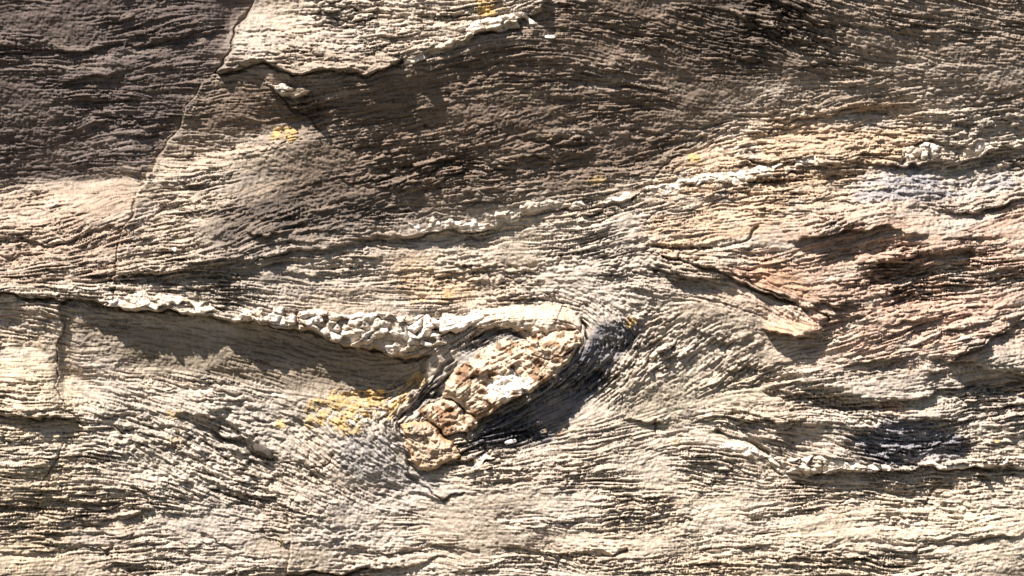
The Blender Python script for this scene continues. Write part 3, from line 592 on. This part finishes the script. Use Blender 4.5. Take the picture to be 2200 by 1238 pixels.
mp = M_OUTER.node_tree.nodes.new('ShaderNodeMapping'); mp.inputs['Scale'].default_value = (.16, .4, 1.1)
for n_ in M_OUTER.node_tree.nodes:
    if n_.type == 'TEX_NOISE' and abs(n_.inputs['Scale'].default_value - 120) < 1: M_OUTER.node_tree.links.new(mp.outputs['Vector'], n_.inputs['Vector'])
    if n_.type == 'TEX_COORD': M_OUTER.node_tree.links.new(n_.outputs['Object'], mp.inputs['Vector'])

# ---------------------------------------------------------------- meshes cut out of the face
coll = sc.collection
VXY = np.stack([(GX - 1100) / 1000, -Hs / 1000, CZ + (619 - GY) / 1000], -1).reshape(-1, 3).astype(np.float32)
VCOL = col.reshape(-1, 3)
def link(me, name, parent=None, mat=None):
    o = bpy.data.objects.new(name, me); coll.objects.link(o)
    if parent is not None:
        o.parent = parent; o.matrix_parent_inverse = Matrix.Translation(-Vector(parent.location))
    if mat is not None and me is not None: me.materials.append(mat)
    return o
def raw_mesh(name, v, f, cols=None, smooth=True):
    me = bpy.data.meshes.new(name); n = len(f)
    me.vertices.add(len(v)); me.vertices.foreach_set('co', np.ascontiguousarray(v, np.float32).ravel())
    me.loops.add(n * 4); me.loops.foreach_set('vertex_index', np.ascontiguousarray(f, np.int32).ravel())
    me.polygons.add(n); me.polygons.foreach_set('loop_start', np.arange(0, n * 4, 4, dtype=np.int32))
    me.polygons.foreach_set('use_smooth', np.full(n, smooth, bool))
    if cols is not None:
        a = me.attributes.new('mineral_shade', 'FLOAT_COLOR', 'POINT')
        a.data.foreach_set('color', np.concatenate([cols, np.ones((len(cols), 1), np.float32)], 1).astype(np.float32).ravel())
    me.update(calc_edges=True); me.validate(); return me
def cut_mesh(name, cells, depth=0.05, verts=None, vcol=None):
    """cells: bool (NY-1, NX-1). Surface plus sides reaching back into the rock"""
    verts = VXY if verts is None else verts; vcol = VCOL if vcol is None else vcol
    iy, ix = np.nonzero(cells); a = iy * NX + ix
    quads = np.stack([a, a + NX, a + NX + 1, a + 1], 1)
    used, inv = np.unique(quads, return_inverse=True); f = inv.reshape(-1, 4); v = verts[used]; c = vcol[used]
    y_, x_ = iy.min(), ix.min()
    p = np.pad(cells[y_:iy.max() + 1, x_:ix.max() + 1], 1); cc = p[1:-1, 1:-1]
    es = []
    for nb, (s, e) in ((p[:-2, 1:-1], (1, 0)), (p[2:, 1:-1], (NX, NX + 1)), (p[1:-1, :-2], (0, NX)), (p[1:-1, 2:], (NX + 1, 1))):
        jy, jx = np.nonzero(cc & ~nb); b = (jy + y_) * NX + jx + x_; es.append(np.stack([b + s, b + e], 1))
    es = np.concatenate(es); eu, einv = np.unique(es, return_inverse=True); einv = einv.reshape(-1, 2); n0 = len(v); k = len(eu)
    top = verts[eu]; back = top.copy(); back[:, 1] += depth
    v = np.concatenate([v, top, back]); c = np.concatenate([c, vcol[eu], vcol[eu]])
    sk = np.stack([einv[:, 1] + n0, einv[:, 0] + n0, einv[:, 0] + n0 + k, einv[:, 1] + n0 + k], 1)[:, ::-1]
    return raw_mesh(name, v, np.concatenate([f, sk]), c)

cell_s = sid[:-1, :-1]; cell_q = qid[:-1, :-1]; cell_g = grain[:-1, :-1]
def tag(o, label, cat=None, group=None, kind=None):
    if label: o['label'] = label
    if cat: o['category'] = cat
    if group: o['group'] = group
    if kind: o['kind'] = kind
    return o

# flakes that stand out of each slab
big = np.where((up_b[FL] * wf > 1.5) & (qid == 0), FL + 1, 0)
LAYER_MIN, LAYER_MAX = 90, 27
print('components', round(time.time() - T0, 1))

SLAB_LABEL = {
 'top_left': 'left-hand slab beside the diagonal joint, shaded purple-brown above and buff pink below',
 'top_pale': 'pale sunlit slab at the top edge with a dark shadowed underside',
 'upper_dark': 'broad shaded dark brown overhanging slab above the long thin quartz seam',
 'upper_right': 'shaded brown to golden streaked slab in the top right corner',
 'red_right': 'reddish rust-stained rough slab at the right edge with small dark hollows',
 'lower_right': 'lens-shaped slab with a shaded slate blue hollow above the lower right quartz seam',
 'bottom': 'wide pale cream slab with level streaks along the bottom edge',
 'under_ledge': 'olive-brown recessed slab in shade under the long sloping ledge',
 'left_edge': 'narrow cream slab at the left edge below the ledge, left of upright crack',
 'lower_left': 'pale grey slab below the short dark diagonal crack, lower left',
 'middle': 'folded cream slab wrapping around the hooked quartz knot in the middle',
}
for k, i in SID.items():
    m = (cell_s == i) & (cell_q == 0)
    if not m.any(): continue
    bl = np.where(m, big[:-1, :-1], 0); ids, cnt = np.unique(bl[bl > 0], return_counts=True)
    keep = ids[cnt > LAYER_MIN][np.argsort(-cnt[cnt > LAYER_MIN])][:LAYER_MAX]
    lay = np.isin(bl, keep) & (bl > 0)
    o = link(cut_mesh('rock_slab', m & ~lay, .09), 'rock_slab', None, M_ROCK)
    tag(o, SLAB_LABEL[k], 'rock slab', 'slabs of the rock face between its joints', 'thing')
    for q in keep:
        link(cut_mesh('rock_flake', lay & (bl == q), .03), 'rock_flake', o, M_ROCK)
print('slabs', round(time.time() - T0, 1))

def place(root, cells):
    """an Empty at the middle of the lower edge of its thing"""
    iy, ix = np.nonzero(cells); v = VXY[iy * NX + ix]; root.location = (float(v[:, 0].mean()), float(v[:, 1].mean()), float(v[:, 2].min()))
# quartz hook
root = bpy.data.objects.new('quartz_hook', None); coll.objects.link(root)
tag(root, 'hook-shaped orange and cream quartz knot bulging from the middle of the face', 'quartz knot')
place(root, cell_q == QID['body'])
for k, nm, lb in (('upper_limb', 'upper_limb', 'smooth cream upper limb of the hook'), ('body', 'hook_body', 'rusty orange and white body of the hook'),
                  ('wedge', 'wedge_piece', 'pale wedge-shaped piece split off below the body'), ('foot', 'foot_piece', 'brown speckled foot with an orange rim')):
    o = link(cut_mesh(nm, cell_q == QID[k], .05), nm, root, M_QUARTZ); o['label'] = lb
VEIN_LABEL = {
 'hook_vein': 'lumpy white quartz vein running left from the hooked knot along the ledge',
 'knot_vein': 'short knot of white quartz at the left end of the lumpy vein',
 'left_vein': 'flat white quartz lens on the ledge at the foot of the diagonal joint',
 'mid_vein': 'thin pale quartz seam along the lower rim of the dark brown slab',
 'upper_vein': 'cream quartz seam rising right across the golden streaked rock',
 'bright_knot': 'bright cream quartz knot above the grey-blue patch near the right edge',
 'far_knot': 'narrow white quartz chip right of the bright knot, above a dark hollow',
 'low_vein': 'beaded white quartz seam under the slate blue hollow at lower right',
 'ledge_vein': 'straight pale grey ledge strip below the yellow lichen at the top',
 'nose_cap': 'small white quartz cap on the nose below the pale top slab',
 'foot_lump': 'small white quartz lump right of the foot of the hook',
}
for k in VEINS:
    m = cell_q == QID[k]
    if not m.any(): continue
    ids, cnt = np.unique(cell_g[m], return_counts=True)
    root = bpy.data.objects.new('quartz_vein', None); coll.objects.link(root)
    tag(root, VEIN_LABEL[k], 'quartz vein', 'quartz veins in the rock face'); place(root, m)
    for g in ids: link(cut_mesh('quartz_grain', m & (cell_g == g), .03), 'quartz_grain', root, M_QUARTZ)
print('quartz', round(time.time() - T0, 1))

# ---------------------------------------------------------------- lichen crusts and loose bits
LICHEN = [   # centre, half size, strength, material, label
 ((728,888), (62,34), .85, 0, 'largest yellow lichen patch, left of the hooked knot'),
 ((790,858), (44,24), .45, 0, 'thin yellow lichen patch just up and right of the largest one'),
 ((875,840), (52,11), .7, 0, 'narrow yellow lichen streak climbing the rock beside the hook', -50),
 ((601,288), (24,15), .8, 0, 'round yellow lichen on the sunlit wedge below the quartz cap'),
 ((1051,20), (24,24), 1.2, 0, 'thick ochre lichen clump on the top edge of the picture'),
 ((1490,338), (16,9), .60, 0, 'small lemon lichen dot on the golden rock at upper right'),
 ((600,913), (13,9), .40, 0, 'tiny yellow lichen speck left of the largest patch'),
 ((895,648), (22,9), .30, 0, 'small yellow lichen smear above the lumpy white vein'),
 ((880,585), (46,16), -.45, 1, 'ochre lichen stain on the fold in the middle'),
 ((965,635), (38,12), -.35, 1, 'ochre lichen stain just above the white upper limb'),
 ((1362,690), (22,12), .25, 0, 'pale yellow lichen dot right of the nose of the hook'),
 ((1205,925), (36,20), -.20, 1, 'dull ochre lichen in the shaded hollow below the hook'),
 ((375,945), (28,20), -.35, 1, 'faint ochre lichen left of the short dark diagonal crack'),
 ((365,885), (16,12), .0, 1, 'small brownish lichen at the upper end of the diagonal crack'),
 ((2138,947), (12,6), .30, 0, 'tiny yellow lichen speck at the right edge by the blue hollow'),
 ((1190,292), (30,7), -.30, 1, 'faint olive lichen streak on the dark brown slab'),
 ((1280,388), (18,10), -.20, 1, 'faint ochre lichen dot under the dark brown slab'),
 ((603,1168), (14,8), .0, 0, 'small yellow lichen speck at the joint near the bottom edge'),
 ((1448,950), (16,8), -.1, 1, 'pale ochre lichen speck on cream rock right of the hook'),
]
def main_piece(cells):
    """the largest joined piece, when there are only a few"""
    iy, ix = np.nonzero(cells); sl = (slice(iy.min(), iy.max() + 1), slice(ix.min(), ix.max() + 1)); m = cells[sl]
    lab = np.where(m, np.arange(1, m.size + 1).reshape(m.shape), 0)
    for it in range(400):
        p = np.pad(lab, 1); n = np.where(m, np.maximum.reduce([p[1 + a:p.shape[0] - 1 + a, 1 + b:p.shape[1] - 1 + b] for a in (-1, 0, 1) for b in (-1, 0, 1)]), 0)
        if (n == lab).all(): break
        lab = n
    ids, cnt = np.unique(lab[lab > 0], return_counts=True); out = np.zeros_like(cells)
    out[sl] = (lab == ids[np.argmax(cnt)]) if len(ids) <= 4 else np.isin(lab, ids[cnt >= 6]); return out
n_w = noise(2.4); n_l = .7 * noise(2.8) + .8 * noise(7) + .3 * f_fine
for item in LICHEN:
    (cx, cy), (rx, ry), s, mi, lb = item[:5]; a = math.radians(item[5]) if len(item) > 5 else math.radians(-8)
    dx, dy = GX - cx, GY - cy; u = (dx * math.cos(a) + dy * math.sin(a)) / rx; v = (-dx * math.sin(a) + dy * math.cos(a)) / ry
    r = np.hypot(u, v); f = (s + 1.5 * (1 - r ** 1.6)) + n_l - .2
    on = (f > .15) & (r < 1.8); cells = on[:-1, :-1] & on[1:, :-1] & on[:-1, 1:] & on[1:, 1:]
    if not cells.any(): print('no lichen', lb); continue
    cells = main_piece(cells)
    lift = (1.0 + 1.4 * np.clip(f - .35, 0, 1.2) + .3 * n_w); V2 = VXY.copy(); V2[:, 1] -= (np.clip(lift, .5, 4) / 1000).ravel()
    lc = (C(.37, .27, .135) if mi else C(.48, .33, .135)) * (1 + .12 * n_w[..., None]); k_ = np.clip((.22 if mi else .30) + (.22 if mi else .32) * (f - .5) + .06 * n_w, .08, .85)[..., None]
    o = link(cut_mesh('lichen_patch', cells, .003, V2, (col * (1 - k_) + lc * k_).reshape(-1, 3).astype(np.float32)), 'lichen_patch', None, M_LICHEN)
    tag(o, lb, 'lichen', 'lichen patches on the rock face')

def stone(name, cx, cy, rx, ry, rz, ang, mat, label, cat, lift=2.0, seed=1):
    """an angular pebble lying on the face"""
    r = np.random.default_rng(seed); nu, nv = 18, 11; v = []; f = []
    for j in range(nv + 1):
        th = math.pi * j / nv
        for i in range(nu):
            ph = 2 * math.pi * i / nu
            p = np.array([math.sin(th) * math.cos(ph), math.cos(th), math.sin(th) * math.sin(ph)])
            p = np.sign(p) * np.abs(p) ** .72
            v.append(p)
    v = np.array(v); dirs = r.normal(size=(9, 3)); dirs /= np.linalg.norm(dirs, axis=1)[:, None]
    for d_ in dirs:                                           # knock flat facets on it
        t = v @ d_ - r.uniform(.72, .9); v -= np.outer(np.maximum(t, 0), d_)
    v += r.normal(scale=.015, size=v.shape)
    v *= np.array([rx, rz, ry]) / 1000
    ca, sa = math.cos(-ang), math.sin(-ang); x, z = v[:, 0] * ca - v[:, 2] * sa, v[:, 0] * sa + v[:, 2] * ca
    ii = int((cy - Y0) / SP), int((cx - X0) / SP); hh = float(Hs[ii]) + lift
    for j in range(nv):
        for i in range(nu):
            a_ = j * nu + i; b_ = j * nu + (i + 1) % nu; f.append((a_, b_, b_ + nu, a_ + nu))
    me = raw_mesh(name, np.stack([x, v[:, 1], z], 1), np.array(f), None, False)
    o = link(me, name, None, mat); o.location = ((cx - 1100) / 1000, -hh / 1000, CZ + (619 - cy) / 1000)
    return tag(o, label, cat)
stone('dark_stone', 563, 969, 24, 10, 8, math.radians(24), M_STONE, 'small dark stone wedged in the short diagonal crack', 'stone', 7, 3)
stone('quartz_chip', 375, 537, 5, 5, 4, 0, M_WHITE, 'tiny bright white chip on the buff rock right of the joint', 'quartz chip', 2, 5)
stone('quartz_chip', 1097, 950, 13, 5, 5, math.radians(-14), M_WHITE, 'bright white sliver in the shaded hollow under the hook', 'quartz chip', 2, 7)
stone('quartz_chip', 1181, 83, 12, 4, 4, math.radians(3), M_WHITE, 'small white sliver on dark rock right of the ledge strip', 'quartz chip', 2, 9)

# ---------------------------------------------------------------- the face beyond the picture, and the ground
def outer_face():
    s2 = 8.0; ox = np.arange(-1300, 3500.1, s2); oy = np.arange(-1100, 2069 + s2, s2); OX, OY = np.meshgrid(ox, oy)
    r2 = np.random.default_rng(5)
    def nz(s, sy):
        n = r2.standard_normal(OX.shape); fy = np.fft.fftfreq(n.shape[0])[:, None]; fx = np.fft.rfftfreq(n.shape[1])[None, :]
        n = np.fft.irfft2(np.fft.rfft2(n) * np.exp(-2 * math.pi ** 2 * ((s / s2 * fx) ** 2 + (sy / s2 * fy) ** 2)), s=n.shape); return n / n.std()
    hb = bilin(blur(Hs, 18), (np.clip(OX, X0, X1) - X0) / SP, (np.clip(OY, Y0, Y1) - Y0) / SP)
    dist = np.hypot(np.maximum(np.maximum(X0 - OX, OX - X1), 0), np.maximum(np.maximum(Y0 - OY, OY - Y1), 0))
    k = sstep(0, 500, dist)
    h = hb * (1 - k) + k * (12 * nz(160, 90)) + sstep(-10, 25, dist) * (7 * np.tanh(2 * nz(80, 10)) + 5 * np.tanh(2 * nz(40, 7)) + 3 * nz(22, 7) + 6 * nz(60, 14))
    ins = (OX > X0 + 6) & (OX < X1 - 6) & (OY > Y0 + 6) & (OY < Y1 - 6)
    h = np.where(ins, h - 110, h)
    ny, nx = OX.shape; a = (np.arange(ny - 1)[:, None] * nx + np.arange(nx - 1)[None, :]).ravel()
    return raw_mesh('rock_face', np.stack([(OX - 1100) / 1000, -h / 1000, CZ + (619 - OY) / 1000], -1).reshape(-1, 3), np.stack([a, a + nx, a + nx + 1, a + 1], 1))
tag(link(outer_face(), 'rock_face', None, M_OUTER), None, None, None, 'structure')
gv = np.array([(-400, -600, 0), (400, -600, 0), (400, 1.0, 0), (-400, 1.0, 0)], np.float32)
tag(link(raw_mesh('ground', gv, np.array([(0, 1, 2, 3)]), None, False), 'ground', None, M_GROUND), None, None, None, 'structure')
print('done', round(time.time() - T0, 1))
